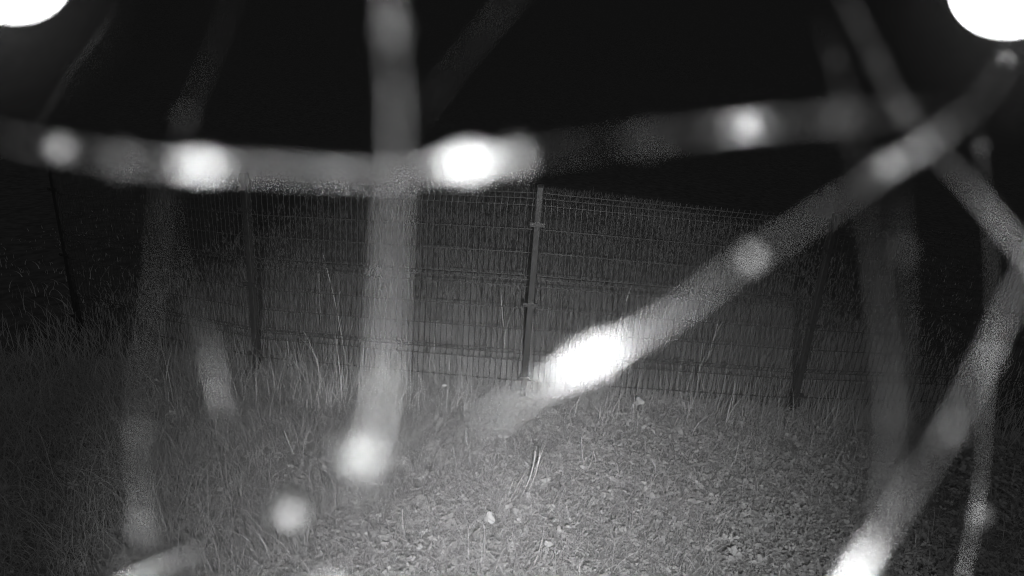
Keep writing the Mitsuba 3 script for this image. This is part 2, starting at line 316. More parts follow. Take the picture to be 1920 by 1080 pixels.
def ribbon(points, width, twist=0.6):
    """A narrow leaf blade with a folded midrib."""
    P = np.asarray(points, float)
    n = len(P)
    s = np.linspace(0, 1, n)
    a = twist + 0.8 * s
    side = np.stack([np.cos(a), np.sin(a), 0 * a], 1)
    w = width / 2 * np.minimum(1, 3.2 * (1 - s)) * np.minimum(1, 0.45 + 2 * s)
    fold = np.stack([-np.sin(a), np.cos(a), 0 * a], 1) * (0.35 * w)[:, None]
    v = np.stack([P - side * w[:, None], P + fold, P + side * w[:, None]], 1).reshape(-1, 3)
    k = np.arange(n - 1)[:, None] * 3
    q = np.vstack([k + [0, 1, 4, 3], k + [1, 2, 5, 4]])
    return v, np.vstack([q[:, [0, 1, 2]], q[:, [0, 2, 3]]])


def seed_head(p, direction, length):
    """A spike of small husks set round the end of a stem."""
    d = np.array(direction) / np.linalg.norm(direction)
    a = np.cross(d, [0.2, 1, 0.1])
    a /= np.linalg.norm(a)
    b = np.cross(d, a)
    parts = []
    for k in range(18):
        s, t = k / 18, k * 2.4
        o = np.array(p) + d * length * s
        u = (np.cos(t) * a + np.sin(t) * b) * 0.7 + d
        u /= np.linalg.norm(u)
        L = 0.018 * (1 - 0.5 * s)
        parts.append(tube([o, o + u * L * 0.5, o + u * L], [0.0012, 0.0032 * (1 - 0.4 * s), 0.0004], 5))
    return joined(parts)


SAY = {0: ('tallest pale grass stalk with a nodding seed head, left of the upright thread', None), 12: ('pale stalk with a seed head standing just left of the middle post', None),
       13: ('thin stalk with a small seed head standing behind the panel right of the middle post', None), 16: ('pale stalk leaning to the right behind the right-hand panel', None),
       8: ('bright pale stalk standing at the foot of the panel just left of the middle post', None), 3: ('bright dry stalk in front of the fence, left of the upright thread', None),
       18: ('dry stalk in front of the right-hand panel that a lobed leaf hangs on', None)}
ORDINAL = 'first second third fourth fifth sixth seventh eighth ninth tenth eleventh twelfth thirteenth fourteenth fifteenth sixteenth seventeenth'.split()
GROUPS = [(lambda b: b[1] > -0.35 and b[0] < -0.5, 'dry pale grass stalk along the fence foot, {} from the left post towards the middle', 'dry stalks at the fence left of the middle'),
          (lambda b: b[1] > -0.35, 'dry pale grass stalk along the fence foot, {} from the middle post towards the right', 'dry stalks at the fence right of the middle'),
          (lambda b: b[0] < -0.75, 'short dry stalk sticking out of the dim left turf, {} from the left', 'short stalks in the left turf'),
          (lambda b: True, 'short dry stalk sticking out of the bright leafy turf, {} from the left', 'short stalks in the bright turf')]
for n, (base, tip, head, thick) in enumerate(STALKS):
    key = numbered('grass_stalk')
    if n in SAY:
        tag(key, SAY[n][0], 'grass stalk')
    else:
        k = next(k for k, g in enumerate(GROUPS) if g[0](base))
        rank = sorted(b[0] for q, (b, *_) in enumerate(STALKS) if q not in SAY and next(j for j, g in enumerate(GROUPS) if g[0](b)) == k).index(base[0])
        tag(key, GROUPS[k][1].format(ORDINAL[rank]), 'grass stalk', GROUPS[k][2])
    base = [base[0], base[1], float(ground_z(base[0], base[1])) - .02]
    P = bent(base, tip, (rng.normal(0, .03), rng.normal(0, .03)))
    tone = float(np.clip(rng.normal(.7, .08), .5, .85))
    scene[key + '__stem'] = tinted(tube(P, np.linspace(thick * .0018, thick * .0009, len(P)), 5), tone)
    if head:
        scene[key + '__seed_head'] = tinted(seed_head(P[-2], P[-1] - P[-2], .16), .6)
    length = np.linalg.norm(P[-1] - P[0])
    for q in range(2 if length > .2 else 1):
        k = 1 + q * 2
        az = rng.uniform(0, 6.28)
        end = P[k] + np.array([math.cos(az) * .3, math.sin(az) * .3, .75]) * length * rng.uniform(.25, .45)
        scene[numbered(key + '__blade')] = tinted(ribbon(bent(P[k], end, (0, 0), 6) + np.array([0, 0, 1]) * (.1 * length * np.sin(np.linspace(0, 3.1, 6)))[:, None], .005 * thick / 2, az), tone * .9, False)

key = 'dry_grass_tuft'
tag(key, 'bright tuft of dry bent straws standing in the leafy turf before the middle post', 'grass tuft')
for base, tip in TUFT:
    P = bent([base[0], base[1], float(ground_z(base[0], base[1])) - .01], tip, (rng.normal(0, .05), rng.normal(0, .04)))
    scene[numbered(key + '__straw')] = tinted(ribbon(P, .005, rng.uniform(0, 3)), float(rng.uniform(.52, .74)), False)

key = 'forked_stem'
tag(key, 'dry upright stem with a bent crosswise top, before the right-hand panel', 'plant stem')
scene[key + '__stem'] = tinted(tube(TSTEM[:3], [.003, .0025, .002], 6), .62)
scene[key + '__side_shoot'] = tinted(tube(np.array(TSTEM[2:5]), [.0022, .0019, .0014], 6), .62)
scene[key + '__side_shoot_001'] = tinted(tube(np.array([TSTEM[2], TSTEM[5]]), [.002, .0012], 6), .62)


def leaf(size, lobes, wave):
    """A thin leaf with a wavy or lobed outline, a raised midrib and a stalk, lying about the origin with its tip along +x."""
    m = 40 if lobes else 22
    a = np.linspace(0, 2 * np.pi, m, endpoint=False)
    if lobes:
        r = 0.58 + 0.42 * np.abs(np.cos(1.5 * a)) ** 1.2 * (0.8 + 0.3 * np.cos(a)) + 0.05 * np.sin(9 * a + wave) * (1 - 0.25 * (1 - np.cos(a)) / 2)
        px, py = r * np.cos(a), r * np.sin(a)
    else:
        px, py = np.cos(a), 0.5 * np.sin(a) * (1 - 0.55 * np.cos(a)) * np.abs(np.sin(a)) ** 0.35
    rings, tris = [np.zeros((1, 3))], []
    for k, s in enumerate((.35, .7, 1.0)):
        p = np.stack([px * s, py * s, 0.10 * s * s * np.sin(3 * a + wave) - 0.16 * s * s * np.cos(2 * a + wave) + 0.16 * np.abs(py * s)], 1)
        rings.append(p)
        i, o = np.arange(m), (np.arange(m) + 1) % m
        if k == 0:
            tris.append(np.stack([0 * i, i + 1, o + 1], 1))
        else:
            b0, b1 = 1 + (k - 1) * m, 1 + k * m
            tris += [np.stack([b0 + i, b1 + i, b1 + o], 1), np.stack([b0 + i, b1 + o, b0 + o], 1)]
    v = np.vstack(rings) * size
    return v, np.vstack(tris)


def put_leaf(key, position, size, lobes, rx, ry, rz, tone):
    R = trimesh.transformations.euler_matrix(rx, ry, rz)
    R[:3, 3] = position
    scene[key + '__blade'] = {**tinted(leaf(size, lobes, rng.uniform(0, 6)), tone), 'to_world': matrix(R)}
    scene[key + '__leaf_stalk'] = {**tinted(tube(np.array([[-.55, 0, .02], [-1.1, .05, -.05], [-1.7, .12, -.3]]) * size, [.0013, .0011, .0009], 5), tone * .9), 'to_world': matrix(R)}


def leaf_place(p):
    return 0 if p[1] < -1.6 and -.3 < p[0] < .5 else 1 if 1.1 < p[0] < 1.35 and -.7 < p[1] < -.35 else 2


for n, (p, size, lobes) in enumerate(LEAVES):
    key = numbered('broad_leaf')
    rank = ORDINAL[sorted(q[0] for q, *_ in LEAVES[1:] if leaf_place(q) == leaf_place(p)).index(p[0])] if n else ''
    if leaf_place(p) == 0:
        say, group = f'pale broad leaf in the brightest turf at the bottom, {rank} from the left', 'pale leaves in the brightest turf'
    elif leaf_place(p) == 1:
        say, group = f'small pale leaf in the bright patch below the right-hand panel, {rank} from the left', 'patch of bright leaves below the right-hand panel'
    else:
        say, group = f'single pale leaf scattered in the turf before the fence, {rank} from the left', 'pale leaves scattered in the turf'
    if n == 0:
        say, group = 'largest pale leaf, lobed, in the turf just below the dry straw tuft', None
    tag(key, say, 'leaf', group)
    lift = .085 if size > .025 else .06
    put_leaf(key, [p[0], p[1], float(ground_z(p[0], p[1])) + lift + rng.uniform(0, .02)], size, lobes, rng.normal(.45, .3), rng.normal(0, .35), rng.uniform(0, 6.28), float(rng.uniform(.42, .55)))
key = 'lobed_leaf'
tag(key, 'lobed leaf hanging on a dry stalk before the panel right of the middle post', 'leaf')
put_leaf(key, [.985, -.245, .166], .045, 5, 1.25, 0.0, -.5, .42)
key = 'round_leaf_plant'
tag(key, 'plant with one round pale leaf on a bent stem, left of the middle post', 'plant')
P = bent([-.75, -.104, -.06], [-.715, -.104, .078], (-.12, 0), 6)
scene[key + '__stem'] = tinted(tube(P, .0018, 5), .5)
R = trimesh.transformations.euler_matrix(1.3, 0, .1)
R[:3, 3] = [-.697, -.106, .086]
scene[key + '__leaf'] = {**tinted(leaf(.024, 0, .5), .68), 'to_world': matrix(R)}

# ---------------------------------------------------------------- two glowing globes standing in for the white glares at the upper corners


def glare_globe(key, label, c, side):
    c = np.array(c)
    tag(key, label, 'lamp', None)
    globe = trimesh.creation.icosphere(4, GLOBE).apply_translation(c)
    scene[key + '__globe'] = mikit.ply(globe, 'glare_white', smooth=True, emitter={'type': 'area', 'radiance': {'type': 'rgb', 'value': [GLOW] * 3}})
    top = c + np.array([0, 0, GLOBE])
    scene[key + '__collar'] = mikit.ply(trimesh.creation.cylinder(GLOBE * .42, GLOBE * .5, sections=32).apply_translation(top + [0, 0, GLOBE * .12]), 'black_plastic', smooth=40)
    # unseen bracket, added to carry the globe, running up and back over the lens
    scene[key + '__bracket'] = mikit.ply(tube([top + [0, 0, .01], top + [0, 0, .09], top + [-side * .01, -.08, .16], [side * .12, -6.05, 3.95], [side * .04, -6.2, 3.97]], .003, 10), 'black_plastic', smooth=60)


GLOBE, GLOW = .0148, 8.0
grey('glare_white', .3)
glare_globe('glare_globe', 'white blown-out globe standing in for the glare in the upper left corner', [-0.1804, -4.7589, 2.7404], -1)
glare_globe('glare_globe_001', 'white blown-out globe standing in for the glare in the upper right corner', [0.055, -4.7489, 2.7532], 1)


# threads of the web: x, y, z in metres, radius in micrometres, reflectance; beads: reflectance, label, place, radius in micrometres
THREADS = [
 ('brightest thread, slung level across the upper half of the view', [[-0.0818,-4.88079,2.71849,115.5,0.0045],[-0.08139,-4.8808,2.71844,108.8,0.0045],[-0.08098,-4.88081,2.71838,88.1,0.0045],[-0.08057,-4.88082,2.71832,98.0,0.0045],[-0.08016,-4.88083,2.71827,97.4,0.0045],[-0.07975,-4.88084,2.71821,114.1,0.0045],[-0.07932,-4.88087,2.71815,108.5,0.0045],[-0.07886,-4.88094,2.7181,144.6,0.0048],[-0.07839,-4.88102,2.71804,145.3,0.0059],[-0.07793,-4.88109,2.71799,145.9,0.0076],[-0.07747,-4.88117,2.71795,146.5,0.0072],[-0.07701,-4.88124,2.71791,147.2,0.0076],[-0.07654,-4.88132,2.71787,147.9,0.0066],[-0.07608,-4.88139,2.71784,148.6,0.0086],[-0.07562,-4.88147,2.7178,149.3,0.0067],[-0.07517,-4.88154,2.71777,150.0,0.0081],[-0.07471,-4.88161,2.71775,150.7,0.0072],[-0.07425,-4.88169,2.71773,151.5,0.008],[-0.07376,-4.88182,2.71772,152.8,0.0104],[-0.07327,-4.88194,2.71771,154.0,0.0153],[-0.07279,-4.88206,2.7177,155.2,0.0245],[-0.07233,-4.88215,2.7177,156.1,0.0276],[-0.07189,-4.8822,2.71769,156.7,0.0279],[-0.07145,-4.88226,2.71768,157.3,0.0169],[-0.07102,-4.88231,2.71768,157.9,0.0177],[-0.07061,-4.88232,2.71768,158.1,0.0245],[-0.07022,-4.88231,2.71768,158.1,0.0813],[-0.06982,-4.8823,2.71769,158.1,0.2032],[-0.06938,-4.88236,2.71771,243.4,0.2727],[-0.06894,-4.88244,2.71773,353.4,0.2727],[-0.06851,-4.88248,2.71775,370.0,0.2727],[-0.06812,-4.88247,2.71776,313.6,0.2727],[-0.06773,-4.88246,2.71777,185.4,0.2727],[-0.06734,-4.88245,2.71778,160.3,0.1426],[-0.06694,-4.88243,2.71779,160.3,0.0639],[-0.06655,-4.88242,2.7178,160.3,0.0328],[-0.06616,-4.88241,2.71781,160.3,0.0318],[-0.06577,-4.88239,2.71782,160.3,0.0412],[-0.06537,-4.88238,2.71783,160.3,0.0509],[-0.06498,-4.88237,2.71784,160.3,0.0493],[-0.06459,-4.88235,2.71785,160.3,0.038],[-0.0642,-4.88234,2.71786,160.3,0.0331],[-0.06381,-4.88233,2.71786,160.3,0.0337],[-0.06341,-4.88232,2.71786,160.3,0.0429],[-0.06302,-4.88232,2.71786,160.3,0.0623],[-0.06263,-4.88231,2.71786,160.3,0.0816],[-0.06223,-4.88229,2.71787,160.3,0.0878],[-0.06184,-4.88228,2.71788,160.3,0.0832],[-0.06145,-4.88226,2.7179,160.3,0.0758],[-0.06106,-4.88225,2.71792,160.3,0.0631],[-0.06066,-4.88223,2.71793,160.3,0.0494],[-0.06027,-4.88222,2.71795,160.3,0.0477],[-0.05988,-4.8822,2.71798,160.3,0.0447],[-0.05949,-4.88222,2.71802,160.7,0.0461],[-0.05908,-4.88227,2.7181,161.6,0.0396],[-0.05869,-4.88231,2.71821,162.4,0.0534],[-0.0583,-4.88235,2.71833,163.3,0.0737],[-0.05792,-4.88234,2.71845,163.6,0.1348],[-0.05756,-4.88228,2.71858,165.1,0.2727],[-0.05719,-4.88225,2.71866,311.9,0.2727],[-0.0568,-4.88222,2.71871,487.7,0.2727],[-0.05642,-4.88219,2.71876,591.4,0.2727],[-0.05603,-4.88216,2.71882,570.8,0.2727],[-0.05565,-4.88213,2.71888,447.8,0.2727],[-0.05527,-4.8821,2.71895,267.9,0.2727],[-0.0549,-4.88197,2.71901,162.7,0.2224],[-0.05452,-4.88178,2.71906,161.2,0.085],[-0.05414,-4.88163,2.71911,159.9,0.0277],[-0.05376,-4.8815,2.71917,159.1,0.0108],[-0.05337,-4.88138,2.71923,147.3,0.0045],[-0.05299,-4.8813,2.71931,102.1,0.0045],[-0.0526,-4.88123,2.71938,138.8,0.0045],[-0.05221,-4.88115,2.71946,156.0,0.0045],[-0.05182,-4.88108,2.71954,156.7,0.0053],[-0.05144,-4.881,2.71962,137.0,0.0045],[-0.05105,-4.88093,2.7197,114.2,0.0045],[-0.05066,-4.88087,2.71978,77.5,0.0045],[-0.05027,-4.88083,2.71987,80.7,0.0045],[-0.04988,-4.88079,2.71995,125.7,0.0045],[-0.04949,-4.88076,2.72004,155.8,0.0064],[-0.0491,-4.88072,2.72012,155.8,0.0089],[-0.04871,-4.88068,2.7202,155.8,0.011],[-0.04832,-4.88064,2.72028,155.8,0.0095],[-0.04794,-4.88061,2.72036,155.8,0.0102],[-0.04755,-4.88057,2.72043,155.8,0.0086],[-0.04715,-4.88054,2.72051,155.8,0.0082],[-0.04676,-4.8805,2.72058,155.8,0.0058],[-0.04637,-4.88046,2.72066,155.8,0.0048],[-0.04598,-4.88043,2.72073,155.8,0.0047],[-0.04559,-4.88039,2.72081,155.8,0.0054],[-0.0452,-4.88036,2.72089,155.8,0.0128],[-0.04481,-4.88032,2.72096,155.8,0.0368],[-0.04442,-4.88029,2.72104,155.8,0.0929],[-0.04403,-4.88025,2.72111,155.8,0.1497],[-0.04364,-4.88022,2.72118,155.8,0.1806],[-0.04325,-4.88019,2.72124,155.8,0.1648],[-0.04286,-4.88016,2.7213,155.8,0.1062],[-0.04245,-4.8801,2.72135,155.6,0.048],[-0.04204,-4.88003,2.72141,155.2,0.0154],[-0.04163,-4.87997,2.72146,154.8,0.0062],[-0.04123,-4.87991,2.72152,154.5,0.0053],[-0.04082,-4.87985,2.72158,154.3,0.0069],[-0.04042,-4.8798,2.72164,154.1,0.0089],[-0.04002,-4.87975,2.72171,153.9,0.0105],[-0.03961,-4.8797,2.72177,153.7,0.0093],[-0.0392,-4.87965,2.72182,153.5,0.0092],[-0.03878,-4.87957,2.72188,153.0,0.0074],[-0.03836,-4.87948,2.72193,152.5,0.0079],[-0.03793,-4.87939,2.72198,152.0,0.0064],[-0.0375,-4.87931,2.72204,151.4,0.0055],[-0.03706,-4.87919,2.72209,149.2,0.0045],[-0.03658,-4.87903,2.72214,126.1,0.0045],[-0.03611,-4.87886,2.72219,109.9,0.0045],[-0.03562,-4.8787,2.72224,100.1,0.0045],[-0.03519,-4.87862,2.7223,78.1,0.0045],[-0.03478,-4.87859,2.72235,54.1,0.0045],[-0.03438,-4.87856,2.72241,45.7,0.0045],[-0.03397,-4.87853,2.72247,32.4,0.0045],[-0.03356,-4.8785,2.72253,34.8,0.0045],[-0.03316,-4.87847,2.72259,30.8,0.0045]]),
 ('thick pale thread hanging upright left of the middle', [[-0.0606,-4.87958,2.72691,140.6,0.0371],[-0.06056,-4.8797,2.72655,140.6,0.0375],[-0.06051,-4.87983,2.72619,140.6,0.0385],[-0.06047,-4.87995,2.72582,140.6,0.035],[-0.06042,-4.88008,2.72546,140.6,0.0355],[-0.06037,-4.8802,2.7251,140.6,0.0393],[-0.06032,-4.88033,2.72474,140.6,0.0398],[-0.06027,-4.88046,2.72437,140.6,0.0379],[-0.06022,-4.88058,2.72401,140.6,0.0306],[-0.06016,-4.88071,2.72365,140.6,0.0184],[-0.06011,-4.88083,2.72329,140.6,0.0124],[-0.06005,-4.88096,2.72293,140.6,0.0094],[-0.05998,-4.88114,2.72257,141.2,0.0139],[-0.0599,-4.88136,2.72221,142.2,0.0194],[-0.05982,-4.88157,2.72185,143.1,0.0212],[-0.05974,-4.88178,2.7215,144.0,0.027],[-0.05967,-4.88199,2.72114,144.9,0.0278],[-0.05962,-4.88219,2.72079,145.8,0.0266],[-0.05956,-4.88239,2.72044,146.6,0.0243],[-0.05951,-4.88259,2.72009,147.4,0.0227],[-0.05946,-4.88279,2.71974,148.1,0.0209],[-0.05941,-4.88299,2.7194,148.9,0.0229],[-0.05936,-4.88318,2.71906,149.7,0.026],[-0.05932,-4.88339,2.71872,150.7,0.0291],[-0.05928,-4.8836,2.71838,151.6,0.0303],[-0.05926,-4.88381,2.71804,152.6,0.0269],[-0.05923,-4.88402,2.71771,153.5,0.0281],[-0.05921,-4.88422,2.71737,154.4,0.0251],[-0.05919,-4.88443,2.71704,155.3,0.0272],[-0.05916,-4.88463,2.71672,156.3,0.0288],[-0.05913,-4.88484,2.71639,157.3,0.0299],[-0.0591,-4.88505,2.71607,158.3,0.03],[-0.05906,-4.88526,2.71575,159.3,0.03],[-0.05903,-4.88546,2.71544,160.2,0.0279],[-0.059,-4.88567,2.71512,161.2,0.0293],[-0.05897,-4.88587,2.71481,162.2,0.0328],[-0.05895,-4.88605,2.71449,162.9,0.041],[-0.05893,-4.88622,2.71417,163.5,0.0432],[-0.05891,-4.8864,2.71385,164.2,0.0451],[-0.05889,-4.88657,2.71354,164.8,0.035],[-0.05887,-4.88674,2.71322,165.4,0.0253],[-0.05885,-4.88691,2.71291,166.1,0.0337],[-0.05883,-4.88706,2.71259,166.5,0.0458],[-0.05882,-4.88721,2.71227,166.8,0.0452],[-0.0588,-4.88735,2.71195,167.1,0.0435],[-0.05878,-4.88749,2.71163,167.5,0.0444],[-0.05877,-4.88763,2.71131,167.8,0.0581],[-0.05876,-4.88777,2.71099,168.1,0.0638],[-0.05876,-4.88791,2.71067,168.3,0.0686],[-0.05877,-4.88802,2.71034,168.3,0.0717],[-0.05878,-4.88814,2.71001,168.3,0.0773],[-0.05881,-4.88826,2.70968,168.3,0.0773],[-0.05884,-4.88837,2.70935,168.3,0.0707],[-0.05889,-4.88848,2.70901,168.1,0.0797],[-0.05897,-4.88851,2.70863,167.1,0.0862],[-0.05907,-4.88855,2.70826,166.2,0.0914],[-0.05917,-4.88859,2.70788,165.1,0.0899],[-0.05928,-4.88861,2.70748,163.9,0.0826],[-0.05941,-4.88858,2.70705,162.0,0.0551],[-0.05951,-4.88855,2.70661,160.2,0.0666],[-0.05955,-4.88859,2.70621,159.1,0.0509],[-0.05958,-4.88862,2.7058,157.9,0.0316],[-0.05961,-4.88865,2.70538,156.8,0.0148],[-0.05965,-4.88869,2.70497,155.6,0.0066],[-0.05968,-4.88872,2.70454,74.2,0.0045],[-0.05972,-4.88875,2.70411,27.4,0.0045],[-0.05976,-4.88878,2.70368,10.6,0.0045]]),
 ('broad blown-out thread slanting down from the right corner glare to the middle', [[-0.02488,-4.86899,2.72692,95.7,0.0107],[-0.02514,-4.86934,2.72643,97.2,0.0097],[-0.02542,-4.86967,2.72596,98.7,0.0085],[-0.02572,-4.87,2.7255,100.1,0.0082],[-0.02603,-4.87033,2.72506,101.5,0.0091],[-0.02636,-4.87066,2.72462,103.1,0.0099],[-0.0268,-4.87112,2.7242,105.7,0.0076],[-0.02726,-4.87156,2.72378,108.3,0.0079],[-0.02773,-4.87199,2.72339,110.8,0.0057],[-0.02823,-4.87244,2.72302,113.5,0.0071],[-0.02878,-4.87293,2.72268,116.7,0.0076],[-0.02935,-4.87341,2.72236,119.8,0.0076],[-0.02992,-4.87389,2.72205,123.0,0.0099],[-0.03049,-4.87437,2.72175,126.2,0.0165],[-0.03105,-4.87483,2.72147,129.3,0.026],[-0.03164,-4.87532,2.7212,132.7,0.0348],[-0.03226,-4.87584,2.72096,136.5,0.0602],[-0.03283,-4.87631,2.72072,139.8,0.0812],[-0.03325,-4.87659,2.72043,141.2,0.097],[-0.0337,-4.87686,2.7202,142.8,0.0948],[-0.0342,-4.87713,2.72002,144.6,0.0824],[-0.03465,-4.87735,2.71982,145.7,0.0713],[-0.03508,-4.87755,2.7196,146.8,0.0516],[-0.03548,-4.87775,2.71936,147.8,0.0366],[-0.03586,-4.87796,2.7191,148.7,0.0228],[-0.03623,-4.87817,2.71883,149.6,0.0124],[-0.0366,-4.87835,2.71857,150.4,0.0072],[-0.03697,-4.8785,2.71833,150.9,0.0052],[-0.03734,-4.87866,2.71809,151.5,0.0061],[-0.03771,-4.87881,2.71785,152.0,0.0081],[-0.03808,-4.87897,2.71761,152.6,0.0096],[-0.03844,-4.87912,2.71738,153.1,0.0107],[-0.0388,-4.87928,2.71714,153.7,0.0107],[-0.03917,-4.87943,2.7169,154.2,0.0104],[-0.03953,-4.87958,2.71666,154.8,0.0089],[-0.03989,-4.87973,2.71643,155.3,0.0099],[-0.04026,-4.87988,2.71621,155.9,0.012],[-0.04062,-4.88003,2.71599,156.4,0.0125],[-0.04099,-4.88018,2.71577,157.0,0.0113],[-0.04136,-4.88032,2.71555,157.5,0.0118],[-0.04173,-4.8805,2.71535,158.4,0.0099],[-0.04211,-4.88067,2.71514,159.2,0.0105],[-0.04248,-4.88085,2.71493,160.0,0.01],[-0.04286,-4.8811,2.71473,161.6,0.015],[-0.04323,-4.88135,2.71452,163.1,0.0169],[-0.04359,-4.8816,2.71431,164.5,0.02],[-0.04395,-4.88185,2.7141,166.0,0.0203],[-0.04429,-4.88208,2.71388,167.3,0.0218],[-0.04462,-4.8823,2.71366,168.5,0.0247],[-0.04495,-4.88251,2.71343,169.6,0.0304],[-0.04527,-4.88272,2.71321,170.7,0.0331],[-0.0456,-4.8829,2.71299,171.6,0.0395],[-0.04593,-4.88305,2.71278,172.2,0.0498],[-0.04627,-4.88319,2.71258,172.7,0.0698],[-0.0466,-4.88334,2.71238,173.3,0.0885],[-0.04694,-4.88348,2.71219,173.9,0.0878],[-0.04728,-4.88363,2.712,174.6,0.1016],[-0.04762,-4.88378,2.71182,175.3,0.132],[-0.04796,-4.88389,2.71164,175.7,0.174],[-0.0483,-4.88397,2.71145,175.7,0.2668],[-0.04865,-4.88404,2.71126,260.4,0.2727],[-0.04899,-4.88412,2.71108,396.9,0.2727],[-0.04933,-4.88419,2.71089,522.6,0.2727],[-0.04967,-4.88426,2.7107,612.6,0.2727],[-0.05,-4.88434,2.71051,654.2,0.2727],[-0.05034,-4.88442,2.71031,608.9,0.2727],[-0.05067,-4.88449,2.71011,489.8,0.2727],[-0.05099,-4.88457,2.7099,365.2,0.2727],[-0.05132,-4.88466,2.70969,251.8,0.2727],[-0.05163,-4.88474,2.70947,184.7,0.2727],[-0.05195,-4.88483,2.70924,175.7,0.1865],[-0.05226,-4.88491,2.70901,175.7,0.1329],[-0.05257,-4.885,2.70878,175.7,0.0953],[-0.05288,-4.88509,2.70855,175.7,0.0799],[-0.05319,-4.88515,2.70831,175.4,0.0664],[-0.0535,-4.88517,2.70805,174.7,0.063],[-0.05382,-4.8852,2.70779,174.1,0.0585],[-0.05416,-4.8852,2.70754,173.2,0.0443],[-0.05451,-4.88508,2.70723,171.1,0.037],[-0.05488,-4.88495,2.70693,169.0,0.0271],[-0.05526,-4.88482,2.70664,166.9,0.0139],[-0.05563,-4.88482,2.70642,166.1,0.0077],[-0.056,-4.88482,2.70621,128.1,0.0045],[-0.05638,-4.88482,2.706,96.8,0.0045]]),
 ('grey thread crossing the top right corner under the right corner glare', [[-0.03392,-4.86154,2.73156,112.5,0.0045],[-0.03368,-4.86183,2.73105,95.4,0.0045],[-0.03345,-4.86212,2.73054,97.4,0.0045],[-0.03321,-4.86241,2.73004,93.1,0.0045],[-0.03297,-4.8627,2.72954,110.1,0.0045],[-0.03273,-4.86299,2.72904,140.8,0.0048],[-0.0325,-4.8633,2.72855,141.7,0.0061],[-0.03226,-4.8636,2.72806,142.6,0.0076],[-0.03203,-4.86389,2.72757,143.5,0.0075],[-0.03179,-4.86419,2.72709,144.4,0.0072],[-0.03155,-4.86448,2.72661,145.3,0.0061],[-0.03132,-4.86477,2.72614,146.2,0.0052],[-0.03108,-4.86506,2.72566,147.1,0.0053],[-0.03083,-4.86531,2.72519,147.7,0.0048],[-0.03059,-4.86554,2.72472,148.2,0.0069],[-0.03034,-4.86577,2.72424,148.6,0.0063],[-0.0301,-4.866,2.72377,149.1,0.0068],[-0.02984,-4.86623,2.7233,149.6,0.0081],[-0.02958,-4.86645,2.72285,150.1,0.0107],[-0.0293,-4.86666,2.72241,150.5,0.0122],[-0.02903,-4.86692,2.722,151.4,0.0112],[-0.02874,-4.8672,2.7216,152.3,0.0104],[-0.02844,-4.86746,2.72122,153.3,0.0092],[-0.02812,-4.86772,2.72085,154.2,0.0085],[-0.0278,-4.86798,2.72048,155.1,0.0085],[-0.02747,-4.86823,2.72012,156.1,0.0085],[-0.02715,-4.86849,2.71977,157.0,0.0075],[-0.02682,-4.86871,2.71941,157.7,0.0094],[-0.02649,-4.86893,2.71906,158.4,0.0083],[-0.02615,-4.86914,2.71871,159.0,0.0101],[-0.02581,-4.86935,2.71837,159.7,0.0091],[-0.02547,-4.86956,2.71802,160.4,0.0113],[-0.02515,-4.86978,2.71768,161.1,0.0135],[-0.02482,-4.87,2.71734,161.8,0.019],[-0.0245,-4.87022,2.717,162.6,0.0218],[-0.02418,-4.87044,2.71666,163.3,0.0283],[-0.02387,-4.87065,2.71631,164.0,0.0347],[-0.02357,-4.87086,2.71596,164.7,0.0333],[-0.02327,-4.87108,2.71561,165.3,0.0353],[-0.02297,-4.8713,2.71526,166.0,0.0379],[-0.02269,-4.87151,2.7149,166.7,0.0367],[-0.02242,-4.87174,2.71454,167.4,0.0403],[-0.02215,-4.87196,2.71417,168.1,0.0383],[-0.02188,-4.87218,2.71381,168.7,0.0408],[-0.0216,-4.87239,2.71344,169.3,0.0384],[-0.02125,-4.87251,2.71307,169.3,0.0351],[-0.0209,-4.87263,2.71269,169.3,0.0362],[-0.02054,-4.87275,2.71232,169.3,0.0281],[-0.02019,-4.87287,2.71195,169.3,0.023],[-0.01983,-4.87299,2.71158,169.3,0.0186]]),
